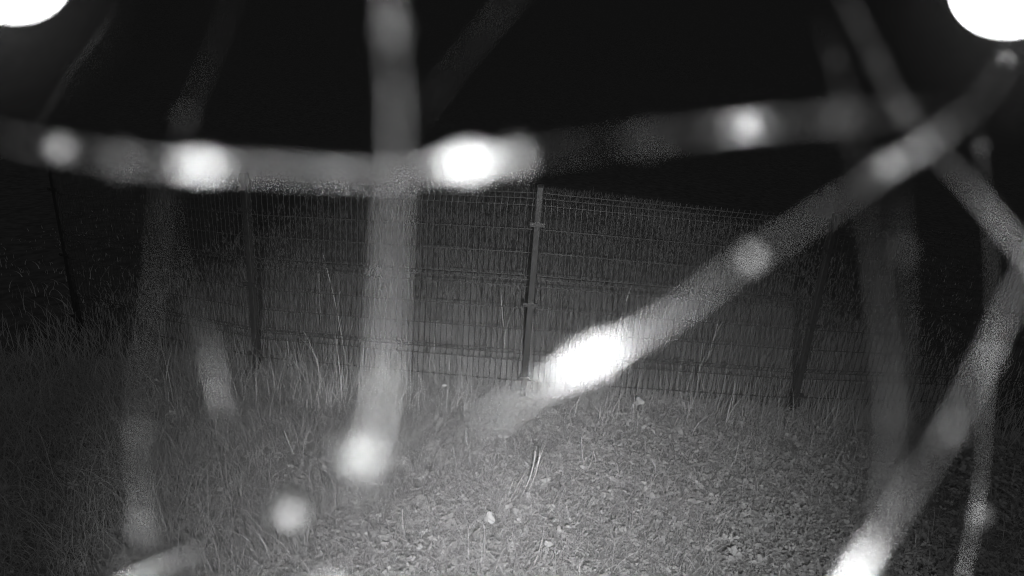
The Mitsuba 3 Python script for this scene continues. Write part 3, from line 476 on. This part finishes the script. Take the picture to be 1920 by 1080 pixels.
 ('pale thread slanting into the bottom right corner with a blown-out foot', [[-0.0251,-4.87665,2.71713,142.4,0.0089],[-0.0253,-4.87678,2.71675,142.4,0.0101],[-0.02549,-4.87692,2.71636,142.4,0.0126],[-0.02568,-4.87706,2.71597,142.4,0.0144],[-0.02587,-4.8772,2.71559,142.4,0.0163],[-0.02605,-4.87734,2.7152,142.4,0.0183],[-0.02623,-4.87748,2.71481,142.4,0.0179],[-0.02643,-4.87765,2.71442,142.6,0.019],[-0.02664,-4.87784,2.71405,143.1,0.0202],[-0.02686,-4.87804,2.71367,143.6,0.0237],[-0.02707,-4.87823,2.71329,144.1,0.0236],[-0.02727,-4.87842,2.71291,144.6,0.0203],[-0.02748,-4.87861,2.71253,145.0,0.0214],[-0.02768,-4.87881,2.71216,145.5,0.0217],[-0.02788,-4.879,2.71178,146.1,0.0301],[-0.02808,-4.8792,2.71141,146.6,0.0343],[-0.02827,-4.87939,2.71103,147.1,0.034],[-0.02847,-4.87959,2.71066,147.6,0.0316],[-0.02867,-4.87978,2.71029,148.1,0.0275],[-0.02888,-4.87998,2.70993,148.6,0.0325],[-0.02909,-4.88017,2.70956,149.2,0.0288],[-0.0293,-4.88036,2.7092,149.7,0.0249],[-0.02951,-4.88055,2.70884,150.2,0.0223],[-0.02972,-4.88075,2.70849,150.8,0.0185],[-0.02994,-4.88094,2.70813,151.3,0.0176],[-0.03015,-4.88113,2.70778,151.9,0.0202],[-0.03038,-4.88132,2.70744,152.4,0.024],[-0.0306,-4.88151,2.70709,153.0,0.033],[-0.03083,-4.8817,2.70675,153.5,0.028],[-0.03106,-4.88188,2.70641,154.0,0.0211],[-0.0313,-4.88207,2.70608,154.6,0.0153],[-0.03154,-4.88225,2.70575,155.1,0.0084],[-0.03178,-4.88243,2.70542,155.6,0.0105],[-0.03206,-4.88265,2.70513,156.6,0.012],[-0.03235,-4.88288,2.70484,157.6,0.0131],[-0.03264,-4.8831,2.70455,158.6,0.0159],[-0.03293,-4.88332,2.70427,159.5,0.0157],[-0.03321,-4.88354,2.70399,160.5,0.0216],[-0.03352,-4.88379,2.70373,161.9,0.0247],[-0.03382,-4.88405,2.70348,163.3,0.0207],[-0.03412,-4.8843,2.70323,164.7,0.0257],[-0.03439,-4.88453,2.70296,165.7,0.0398],[-0.03464,-4.88472,2.70267,166.4,0.075],[-0.03489,-4.8849,2.70238,167.1,0.1214],[-0.03513,-4.88509,2.70209,167.8,0.2108],[-0.03538,-4.88528,2.70181,212.7,0.2727],[-0.03564,-4.88547,2.70153,298.9,0.2727],[-0.03588,-4.88566,2.70125,381.5,0.2727],[-0.03609,-4.88579,2.70091,395.8,0.2727],[-0.03628,-4.88591,2.70057,378.1,0.2727],[-0.03648,-4.88603,2.70023,334.9,0.2727],[-0.03668,-4.88616,2.6999,318.7,0.2727],[-0.03687,-4.88628,2.69955,257.0,0.2727],[-0.03706,-4.8864,2.69921,209.5,0.2727],[-0.03726,-4.88653,2.69887,170.0,0.2489],[-0.03745,-4.88665,2.69853,170.0,0.2234]]),
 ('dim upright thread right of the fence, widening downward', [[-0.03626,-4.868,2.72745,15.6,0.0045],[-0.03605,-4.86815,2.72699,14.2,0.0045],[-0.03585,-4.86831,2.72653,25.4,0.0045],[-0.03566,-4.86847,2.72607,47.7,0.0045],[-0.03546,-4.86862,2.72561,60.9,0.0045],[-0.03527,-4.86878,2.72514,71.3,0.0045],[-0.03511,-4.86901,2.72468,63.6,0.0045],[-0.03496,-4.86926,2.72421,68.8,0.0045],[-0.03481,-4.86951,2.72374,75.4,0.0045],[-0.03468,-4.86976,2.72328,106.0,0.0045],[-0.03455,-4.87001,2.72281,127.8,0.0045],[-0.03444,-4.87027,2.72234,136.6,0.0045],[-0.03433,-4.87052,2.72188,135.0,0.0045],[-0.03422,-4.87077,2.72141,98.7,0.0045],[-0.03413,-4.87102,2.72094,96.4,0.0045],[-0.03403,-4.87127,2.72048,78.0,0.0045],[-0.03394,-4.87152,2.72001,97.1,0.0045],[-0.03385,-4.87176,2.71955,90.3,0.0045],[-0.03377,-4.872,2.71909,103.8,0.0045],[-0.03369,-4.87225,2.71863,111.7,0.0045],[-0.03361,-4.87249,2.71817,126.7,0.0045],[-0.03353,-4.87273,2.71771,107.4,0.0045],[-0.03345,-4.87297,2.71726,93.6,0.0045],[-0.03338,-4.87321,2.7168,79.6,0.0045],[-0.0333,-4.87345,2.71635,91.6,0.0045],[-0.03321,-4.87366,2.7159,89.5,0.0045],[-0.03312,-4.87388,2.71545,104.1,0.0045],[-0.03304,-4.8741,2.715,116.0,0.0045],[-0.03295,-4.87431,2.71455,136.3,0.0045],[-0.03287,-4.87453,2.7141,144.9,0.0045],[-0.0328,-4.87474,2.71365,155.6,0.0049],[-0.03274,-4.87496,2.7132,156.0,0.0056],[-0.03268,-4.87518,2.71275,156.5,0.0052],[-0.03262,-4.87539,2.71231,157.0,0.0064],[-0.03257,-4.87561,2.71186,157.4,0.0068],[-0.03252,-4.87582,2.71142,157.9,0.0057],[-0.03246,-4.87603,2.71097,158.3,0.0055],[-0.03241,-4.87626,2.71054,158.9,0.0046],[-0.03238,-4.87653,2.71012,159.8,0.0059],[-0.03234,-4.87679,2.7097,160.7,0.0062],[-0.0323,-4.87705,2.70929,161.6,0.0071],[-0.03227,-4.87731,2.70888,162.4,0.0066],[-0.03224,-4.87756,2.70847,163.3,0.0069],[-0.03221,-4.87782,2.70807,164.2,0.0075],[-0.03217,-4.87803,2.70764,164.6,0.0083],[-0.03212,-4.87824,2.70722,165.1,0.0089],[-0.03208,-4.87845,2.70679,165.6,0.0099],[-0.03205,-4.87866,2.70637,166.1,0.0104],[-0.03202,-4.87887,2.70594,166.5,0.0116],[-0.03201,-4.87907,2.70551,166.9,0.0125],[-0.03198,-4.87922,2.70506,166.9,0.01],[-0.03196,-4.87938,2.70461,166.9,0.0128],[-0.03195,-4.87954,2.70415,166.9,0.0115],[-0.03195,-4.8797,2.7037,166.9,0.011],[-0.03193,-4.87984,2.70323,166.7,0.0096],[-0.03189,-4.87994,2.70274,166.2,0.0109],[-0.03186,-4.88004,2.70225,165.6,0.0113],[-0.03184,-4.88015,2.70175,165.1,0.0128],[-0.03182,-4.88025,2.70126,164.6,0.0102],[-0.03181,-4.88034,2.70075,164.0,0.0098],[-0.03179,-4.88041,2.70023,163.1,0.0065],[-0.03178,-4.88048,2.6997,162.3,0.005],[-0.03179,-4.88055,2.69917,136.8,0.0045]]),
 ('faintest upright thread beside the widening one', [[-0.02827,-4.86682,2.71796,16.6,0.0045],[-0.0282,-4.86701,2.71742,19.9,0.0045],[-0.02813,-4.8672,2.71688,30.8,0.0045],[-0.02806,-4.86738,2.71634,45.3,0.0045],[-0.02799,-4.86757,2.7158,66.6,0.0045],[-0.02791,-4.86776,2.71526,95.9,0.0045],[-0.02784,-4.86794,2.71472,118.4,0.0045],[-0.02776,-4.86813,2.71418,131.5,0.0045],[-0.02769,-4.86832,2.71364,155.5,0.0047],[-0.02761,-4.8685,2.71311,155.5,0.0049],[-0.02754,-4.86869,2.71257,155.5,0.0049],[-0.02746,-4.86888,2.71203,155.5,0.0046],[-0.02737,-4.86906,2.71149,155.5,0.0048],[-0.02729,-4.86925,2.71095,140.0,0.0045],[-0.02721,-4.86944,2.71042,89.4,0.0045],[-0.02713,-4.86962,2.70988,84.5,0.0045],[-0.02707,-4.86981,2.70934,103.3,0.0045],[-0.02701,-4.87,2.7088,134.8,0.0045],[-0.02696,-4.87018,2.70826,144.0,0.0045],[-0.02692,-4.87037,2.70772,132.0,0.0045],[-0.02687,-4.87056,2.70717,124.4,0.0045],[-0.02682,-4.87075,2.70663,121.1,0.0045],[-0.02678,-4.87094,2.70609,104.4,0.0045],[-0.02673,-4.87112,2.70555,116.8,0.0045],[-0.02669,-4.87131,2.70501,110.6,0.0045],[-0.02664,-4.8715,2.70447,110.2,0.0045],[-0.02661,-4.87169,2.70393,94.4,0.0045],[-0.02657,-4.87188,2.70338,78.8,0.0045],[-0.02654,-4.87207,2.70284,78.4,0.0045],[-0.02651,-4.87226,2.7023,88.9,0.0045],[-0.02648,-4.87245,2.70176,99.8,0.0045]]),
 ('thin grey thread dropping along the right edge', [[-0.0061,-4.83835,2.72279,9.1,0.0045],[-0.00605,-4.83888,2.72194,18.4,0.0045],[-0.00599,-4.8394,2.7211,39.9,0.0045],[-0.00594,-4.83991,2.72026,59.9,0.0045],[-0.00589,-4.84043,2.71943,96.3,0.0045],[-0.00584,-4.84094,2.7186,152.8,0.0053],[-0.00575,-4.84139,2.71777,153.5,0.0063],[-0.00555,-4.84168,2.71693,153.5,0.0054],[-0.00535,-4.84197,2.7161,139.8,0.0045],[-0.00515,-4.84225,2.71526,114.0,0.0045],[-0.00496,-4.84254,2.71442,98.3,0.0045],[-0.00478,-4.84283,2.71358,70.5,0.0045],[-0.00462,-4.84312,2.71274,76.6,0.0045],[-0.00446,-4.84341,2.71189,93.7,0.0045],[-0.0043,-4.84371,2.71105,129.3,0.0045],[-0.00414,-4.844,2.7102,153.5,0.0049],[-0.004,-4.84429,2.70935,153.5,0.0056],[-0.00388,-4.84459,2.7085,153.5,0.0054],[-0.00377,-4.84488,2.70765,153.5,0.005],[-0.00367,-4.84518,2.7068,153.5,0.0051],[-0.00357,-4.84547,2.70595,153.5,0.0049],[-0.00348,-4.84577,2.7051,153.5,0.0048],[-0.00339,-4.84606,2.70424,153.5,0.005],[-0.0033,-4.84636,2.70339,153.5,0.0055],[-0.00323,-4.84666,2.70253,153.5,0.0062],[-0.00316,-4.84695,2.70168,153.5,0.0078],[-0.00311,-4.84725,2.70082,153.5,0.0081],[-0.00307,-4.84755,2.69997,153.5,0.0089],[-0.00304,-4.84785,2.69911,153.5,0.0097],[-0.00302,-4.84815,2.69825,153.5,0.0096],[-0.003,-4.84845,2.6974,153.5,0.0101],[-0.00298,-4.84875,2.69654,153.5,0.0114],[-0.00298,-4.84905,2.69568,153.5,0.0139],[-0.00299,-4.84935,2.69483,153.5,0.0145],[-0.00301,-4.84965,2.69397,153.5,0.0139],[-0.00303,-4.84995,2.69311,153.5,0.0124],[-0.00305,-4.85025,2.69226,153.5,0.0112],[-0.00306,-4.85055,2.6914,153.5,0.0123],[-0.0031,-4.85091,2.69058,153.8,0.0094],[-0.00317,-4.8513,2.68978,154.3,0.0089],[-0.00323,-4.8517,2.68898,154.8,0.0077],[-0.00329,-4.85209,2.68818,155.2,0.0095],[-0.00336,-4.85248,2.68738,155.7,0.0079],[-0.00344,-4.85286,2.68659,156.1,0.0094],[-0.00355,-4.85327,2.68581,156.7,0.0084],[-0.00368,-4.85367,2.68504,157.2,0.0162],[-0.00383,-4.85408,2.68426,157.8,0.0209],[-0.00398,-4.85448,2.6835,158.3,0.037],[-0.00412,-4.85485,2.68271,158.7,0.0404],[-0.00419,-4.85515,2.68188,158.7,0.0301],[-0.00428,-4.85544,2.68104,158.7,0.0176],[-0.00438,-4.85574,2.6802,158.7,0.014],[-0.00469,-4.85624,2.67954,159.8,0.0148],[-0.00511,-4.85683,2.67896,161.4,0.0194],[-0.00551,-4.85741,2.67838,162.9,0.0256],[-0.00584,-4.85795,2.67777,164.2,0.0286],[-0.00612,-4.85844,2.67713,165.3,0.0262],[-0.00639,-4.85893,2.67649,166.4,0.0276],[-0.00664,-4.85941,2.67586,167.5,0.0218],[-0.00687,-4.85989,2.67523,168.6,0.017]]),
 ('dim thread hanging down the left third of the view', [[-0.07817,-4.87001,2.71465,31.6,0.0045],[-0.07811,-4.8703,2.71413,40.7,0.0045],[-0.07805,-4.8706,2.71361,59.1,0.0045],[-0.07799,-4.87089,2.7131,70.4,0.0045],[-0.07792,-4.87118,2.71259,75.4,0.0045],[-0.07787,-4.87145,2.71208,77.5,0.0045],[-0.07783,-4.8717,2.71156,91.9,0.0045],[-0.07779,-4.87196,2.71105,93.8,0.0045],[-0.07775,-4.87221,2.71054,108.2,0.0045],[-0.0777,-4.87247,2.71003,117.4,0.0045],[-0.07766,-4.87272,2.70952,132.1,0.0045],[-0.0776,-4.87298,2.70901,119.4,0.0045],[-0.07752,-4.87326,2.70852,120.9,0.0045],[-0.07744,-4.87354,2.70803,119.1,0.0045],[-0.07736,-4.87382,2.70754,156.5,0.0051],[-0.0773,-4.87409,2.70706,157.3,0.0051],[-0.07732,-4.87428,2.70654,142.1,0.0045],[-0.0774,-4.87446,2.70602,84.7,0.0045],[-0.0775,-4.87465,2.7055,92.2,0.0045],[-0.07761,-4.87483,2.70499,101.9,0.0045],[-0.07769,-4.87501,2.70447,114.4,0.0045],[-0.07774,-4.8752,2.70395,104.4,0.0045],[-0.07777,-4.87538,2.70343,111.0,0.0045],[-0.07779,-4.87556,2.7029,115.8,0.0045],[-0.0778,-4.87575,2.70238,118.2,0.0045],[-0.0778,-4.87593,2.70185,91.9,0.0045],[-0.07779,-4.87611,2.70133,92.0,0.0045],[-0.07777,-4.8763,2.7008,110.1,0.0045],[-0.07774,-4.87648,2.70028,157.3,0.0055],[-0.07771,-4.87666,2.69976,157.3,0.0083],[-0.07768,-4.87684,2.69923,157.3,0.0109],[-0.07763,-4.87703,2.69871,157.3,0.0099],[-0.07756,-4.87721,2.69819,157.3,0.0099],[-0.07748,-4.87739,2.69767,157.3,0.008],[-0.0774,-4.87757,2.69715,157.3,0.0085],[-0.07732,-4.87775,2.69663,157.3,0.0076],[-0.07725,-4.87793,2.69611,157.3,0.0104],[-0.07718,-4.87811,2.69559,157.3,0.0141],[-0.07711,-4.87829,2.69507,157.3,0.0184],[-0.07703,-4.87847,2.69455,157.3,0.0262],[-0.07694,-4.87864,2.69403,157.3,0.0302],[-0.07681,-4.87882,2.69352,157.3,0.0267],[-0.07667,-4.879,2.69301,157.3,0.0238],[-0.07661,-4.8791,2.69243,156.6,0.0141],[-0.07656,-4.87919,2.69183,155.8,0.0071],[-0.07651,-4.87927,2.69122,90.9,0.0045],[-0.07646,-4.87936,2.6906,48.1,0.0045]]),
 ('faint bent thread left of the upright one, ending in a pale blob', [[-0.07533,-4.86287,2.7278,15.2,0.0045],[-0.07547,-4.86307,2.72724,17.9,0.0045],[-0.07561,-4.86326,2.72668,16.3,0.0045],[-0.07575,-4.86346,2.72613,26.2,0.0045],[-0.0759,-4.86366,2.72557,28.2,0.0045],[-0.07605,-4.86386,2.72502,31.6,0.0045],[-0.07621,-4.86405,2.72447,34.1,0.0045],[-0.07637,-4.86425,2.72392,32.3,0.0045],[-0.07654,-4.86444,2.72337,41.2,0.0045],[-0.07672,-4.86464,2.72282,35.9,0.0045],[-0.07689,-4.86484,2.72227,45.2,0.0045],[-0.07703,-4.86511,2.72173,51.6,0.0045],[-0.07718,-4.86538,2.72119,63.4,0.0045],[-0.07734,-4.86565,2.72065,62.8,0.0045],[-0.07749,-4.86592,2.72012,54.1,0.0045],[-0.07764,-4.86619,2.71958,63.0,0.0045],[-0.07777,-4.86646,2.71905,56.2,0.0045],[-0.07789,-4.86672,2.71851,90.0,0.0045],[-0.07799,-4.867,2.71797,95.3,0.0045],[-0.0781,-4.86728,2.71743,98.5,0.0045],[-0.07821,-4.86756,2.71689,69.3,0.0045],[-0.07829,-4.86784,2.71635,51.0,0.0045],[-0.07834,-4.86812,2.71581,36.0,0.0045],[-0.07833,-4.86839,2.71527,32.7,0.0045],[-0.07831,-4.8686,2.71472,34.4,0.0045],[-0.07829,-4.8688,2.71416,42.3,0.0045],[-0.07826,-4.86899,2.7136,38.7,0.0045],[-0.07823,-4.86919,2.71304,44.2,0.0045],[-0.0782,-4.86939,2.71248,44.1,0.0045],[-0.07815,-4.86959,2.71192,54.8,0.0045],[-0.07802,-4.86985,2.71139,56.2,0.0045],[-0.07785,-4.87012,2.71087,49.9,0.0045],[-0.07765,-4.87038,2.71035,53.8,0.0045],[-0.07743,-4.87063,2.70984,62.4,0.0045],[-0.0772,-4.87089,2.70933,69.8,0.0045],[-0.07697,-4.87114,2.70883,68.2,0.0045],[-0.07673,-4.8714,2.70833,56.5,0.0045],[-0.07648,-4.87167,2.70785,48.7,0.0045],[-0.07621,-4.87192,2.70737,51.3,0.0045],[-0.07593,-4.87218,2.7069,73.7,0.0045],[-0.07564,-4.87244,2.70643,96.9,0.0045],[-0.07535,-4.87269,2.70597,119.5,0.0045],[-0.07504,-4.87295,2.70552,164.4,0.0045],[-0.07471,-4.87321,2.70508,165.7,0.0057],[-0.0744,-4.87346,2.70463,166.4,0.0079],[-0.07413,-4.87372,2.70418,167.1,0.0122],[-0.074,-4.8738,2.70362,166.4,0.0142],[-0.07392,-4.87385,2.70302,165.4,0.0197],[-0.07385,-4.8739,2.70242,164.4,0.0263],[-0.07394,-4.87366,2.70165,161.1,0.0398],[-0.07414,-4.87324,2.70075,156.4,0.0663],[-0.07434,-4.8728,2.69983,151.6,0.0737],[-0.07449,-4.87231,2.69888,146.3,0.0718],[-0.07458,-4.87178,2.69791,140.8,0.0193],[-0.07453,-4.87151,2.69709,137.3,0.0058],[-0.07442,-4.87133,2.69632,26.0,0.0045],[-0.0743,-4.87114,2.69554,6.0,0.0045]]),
 ('thin faint thread below the left corner glare', [[-0.13426,-4.78806,2.72965,43.8,0.0045],[-0.13475,-4.78857,2.72824,59.3,0.0045],[-0.13532,-4.78906,2.72687,74.5,0.0045],[-0.13596,-4.78954,2.72553,108.4,0.0045],[-0.13666,-4.79001,2.72423,155.5,0.0047],[-0.13747,-4.79047,2.72299,155.5,0.0047],[-0.13835,-4.79092,2.72176,148.5,0.0045],[-0.1392,-4.79137,2.72053,124.9,0.0045],[-0.14005,-4.79182,2.7193,115.8,0.0045],[-0.1409,-4.79227,2.71806,107.7,0.0045],[-0.1417,-4.79273,2.71681,114.2,0.0045],[-0.14242,-4.7932,2.71551,103.6,0.0045],[-0.14309,-4.79368,2.71418,97.6,0.0045],[-0.14377,-4.79416,2.71285,99.9,0.0045],[-0.14448,-4.79463,2.71155,95.3,0.0045],[-0.14523,-4.7951,2.71027,95.4,0.0045],[-0.14601,-4.79556,2.70899,76.3,0.0045],[-0.1468,-4.79602,2.70773,77.4,0.0045],[-0.14762,-4.79648,2.70648,53.2,0.0045]]),
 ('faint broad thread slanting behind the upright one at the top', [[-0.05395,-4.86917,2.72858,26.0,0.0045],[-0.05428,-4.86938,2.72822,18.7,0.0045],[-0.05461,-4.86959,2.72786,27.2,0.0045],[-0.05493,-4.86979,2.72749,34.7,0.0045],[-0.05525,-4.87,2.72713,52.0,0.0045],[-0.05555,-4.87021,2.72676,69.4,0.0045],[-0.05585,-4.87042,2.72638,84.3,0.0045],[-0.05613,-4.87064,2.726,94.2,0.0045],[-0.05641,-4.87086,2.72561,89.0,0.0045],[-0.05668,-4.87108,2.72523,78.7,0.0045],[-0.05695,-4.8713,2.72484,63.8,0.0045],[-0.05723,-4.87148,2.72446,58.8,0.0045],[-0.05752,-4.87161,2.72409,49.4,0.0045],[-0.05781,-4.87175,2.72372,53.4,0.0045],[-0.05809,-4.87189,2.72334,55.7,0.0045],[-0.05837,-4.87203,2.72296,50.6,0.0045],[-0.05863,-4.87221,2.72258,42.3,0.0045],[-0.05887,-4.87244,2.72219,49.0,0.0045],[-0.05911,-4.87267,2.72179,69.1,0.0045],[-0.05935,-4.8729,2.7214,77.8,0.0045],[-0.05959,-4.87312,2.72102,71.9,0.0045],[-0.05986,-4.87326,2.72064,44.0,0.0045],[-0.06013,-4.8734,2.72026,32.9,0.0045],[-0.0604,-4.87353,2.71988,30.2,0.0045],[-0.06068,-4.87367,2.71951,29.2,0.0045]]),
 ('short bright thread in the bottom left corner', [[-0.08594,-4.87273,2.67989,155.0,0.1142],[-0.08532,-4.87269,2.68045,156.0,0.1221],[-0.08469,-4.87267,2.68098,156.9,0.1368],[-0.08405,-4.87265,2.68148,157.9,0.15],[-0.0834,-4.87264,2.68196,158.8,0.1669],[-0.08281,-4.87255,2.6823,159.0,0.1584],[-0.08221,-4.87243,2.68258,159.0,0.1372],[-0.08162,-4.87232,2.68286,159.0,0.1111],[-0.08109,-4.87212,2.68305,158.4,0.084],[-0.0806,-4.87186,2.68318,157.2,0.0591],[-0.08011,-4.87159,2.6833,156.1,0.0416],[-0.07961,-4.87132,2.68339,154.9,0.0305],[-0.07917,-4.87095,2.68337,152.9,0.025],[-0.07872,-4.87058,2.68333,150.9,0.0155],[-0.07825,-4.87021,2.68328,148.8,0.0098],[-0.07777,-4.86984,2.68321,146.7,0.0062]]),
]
BEADS = [
 (0.0234, 'bright bead on the level thread right of the middle post', [-0.024774, -4.821347, 2.717974], 2217.39),
 (0.0096, 'dim blurred disc added right before the lens for the halo of the upper left glare', [-0.060197, -4.902188, 2.723526], 536.75),  # added close to the lens, blurs into a halo round the left glare
 (0.0054, None, [-0.058275, -4.904407, 2.723244], 381.63),  # second added blur, widens the left halo
 (0.0096, 'dim blurred disc added right before the lens for the halo of the upper right glare', [-0.047204, -4.901591, 2.724356], 536.75),  # added likewise for the glow round the right glare
 (0.0054, None, [-0.048939, -4.904114, 2.723823], 381.63),  # second added blur, widens the right halo
 (0.0054, None, [-0.028927, -4.86103, 2.725441], 508.35),
 (0.0079, None, [-0.03862, -4.878491, 2.721796], 536.75),
 (0.0054, None, [-0.048046, -4.88069, 2.720293], 443.78),
 (0.016, None, [-0.060938, -4.877354, 2.72433], 536.75),
 (0.0203, None, [-0.025809, -4.87628, 2.709001], 536.75),
 (0.0094, None, [-0.028912, -4.879452, 2.70606], 536.75),
 (0.1228, 'pale bead at the foot of the thick upright thread', [-0.059509, -4.8882, 2.706852], 536.75),
 (0.0529, None, [-0.060014, -4.884923, 2.704849], 536.75),
 (0.0647, None, [-0.061387, -4.883734, 2.703777], 536.75),
 (0.0176, 'bright bead on the level thread at far left', [-0.118368, -4.826811, 2.708672], 2439.13),
 (0.0118, None, [-0.073425, -4.880844, 2.717421], 536.75),
 (0.0733, 'half-lit bead right of the blown-out one', [-0.054109, -4.881917, 2.71913], 536.75),
 (0.0111, 'ringed grey bead on the slanting thread', [-0.022804, -4.82725, 2.70096], 2808.7),
 (0.0122, None, [-0.029237, -4.866827, 2.722133], 536.75),
 (0.0054, None, [-0.029313, -4.85522, 2.725656], 399.59),
 (0.0054, None, [-0.075861, -4.870489, 2.718676], 358.92),
 (0.0054, None, [-0.029993, -4.872305, 2.714014], 447.82),
 (0.0585, None, [-0.000475, -4.832829, 2.72811], 536.75),
 (0.0506, None, [-0.031313, -4.870624, 2.71891], 536.75),
 (0.0114, None, [-0.005377, -4.840138, 2.718747], 536.75),
 (0.0048, None, [0.011625, -4.837284, 2.669937], 1847.83),
 (0.0079, None, [-0.077252, -4.877248, 2.699439], 536.75),
 (0.0192, None, [-0.07585, -4.880175, 2.694605], 536.75),
 (0.0239, 'isolated white bead low in the view', [-0.082819, -4.841711, 2.663657], 2808.7),
 (0.0873, 'bead at the bottom edge', [-0.062467, -4.884682, 2.696097], 536.75),
 (0.0087, None, [-0.088551, -4.866237, 2.677241], 536.75),
 (0.0075, None, [-0.072349, -4.876365, 2.705263], 536.75),
]

# ---------------------------------------------------------------- the spider web hung close before the lens (out of focus)
tag('spider_web', 'loose spider web of blurred threads and beads hanging close before the lens', 'spider web')
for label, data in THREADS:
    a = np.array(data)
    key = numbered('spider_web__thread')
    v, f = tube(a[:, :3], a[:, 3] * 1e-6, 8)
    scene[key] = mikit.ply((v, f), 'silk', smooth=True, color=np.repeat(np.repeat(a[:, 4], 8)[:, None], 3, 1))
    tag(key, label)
for tone, label, p, r in BEADS:
    key = numbered('spider_web__bead')
    b = trimesh.creation.icosphere(2, r * 1e-6)
    b.vertices *= 1 + 0.25 * (meshkit.noise(b.vertices / (r * 1e-6) * 1.3 + np.array(p) * 5000, 2)[:, None] - 0.5)
    b.apply_translation(p)
    scene[key] = mikit.ply(b, 'silk', smooth=True, color=np.full((len(b.vertices), 3), tone))
    if label:
        tag(key, label)
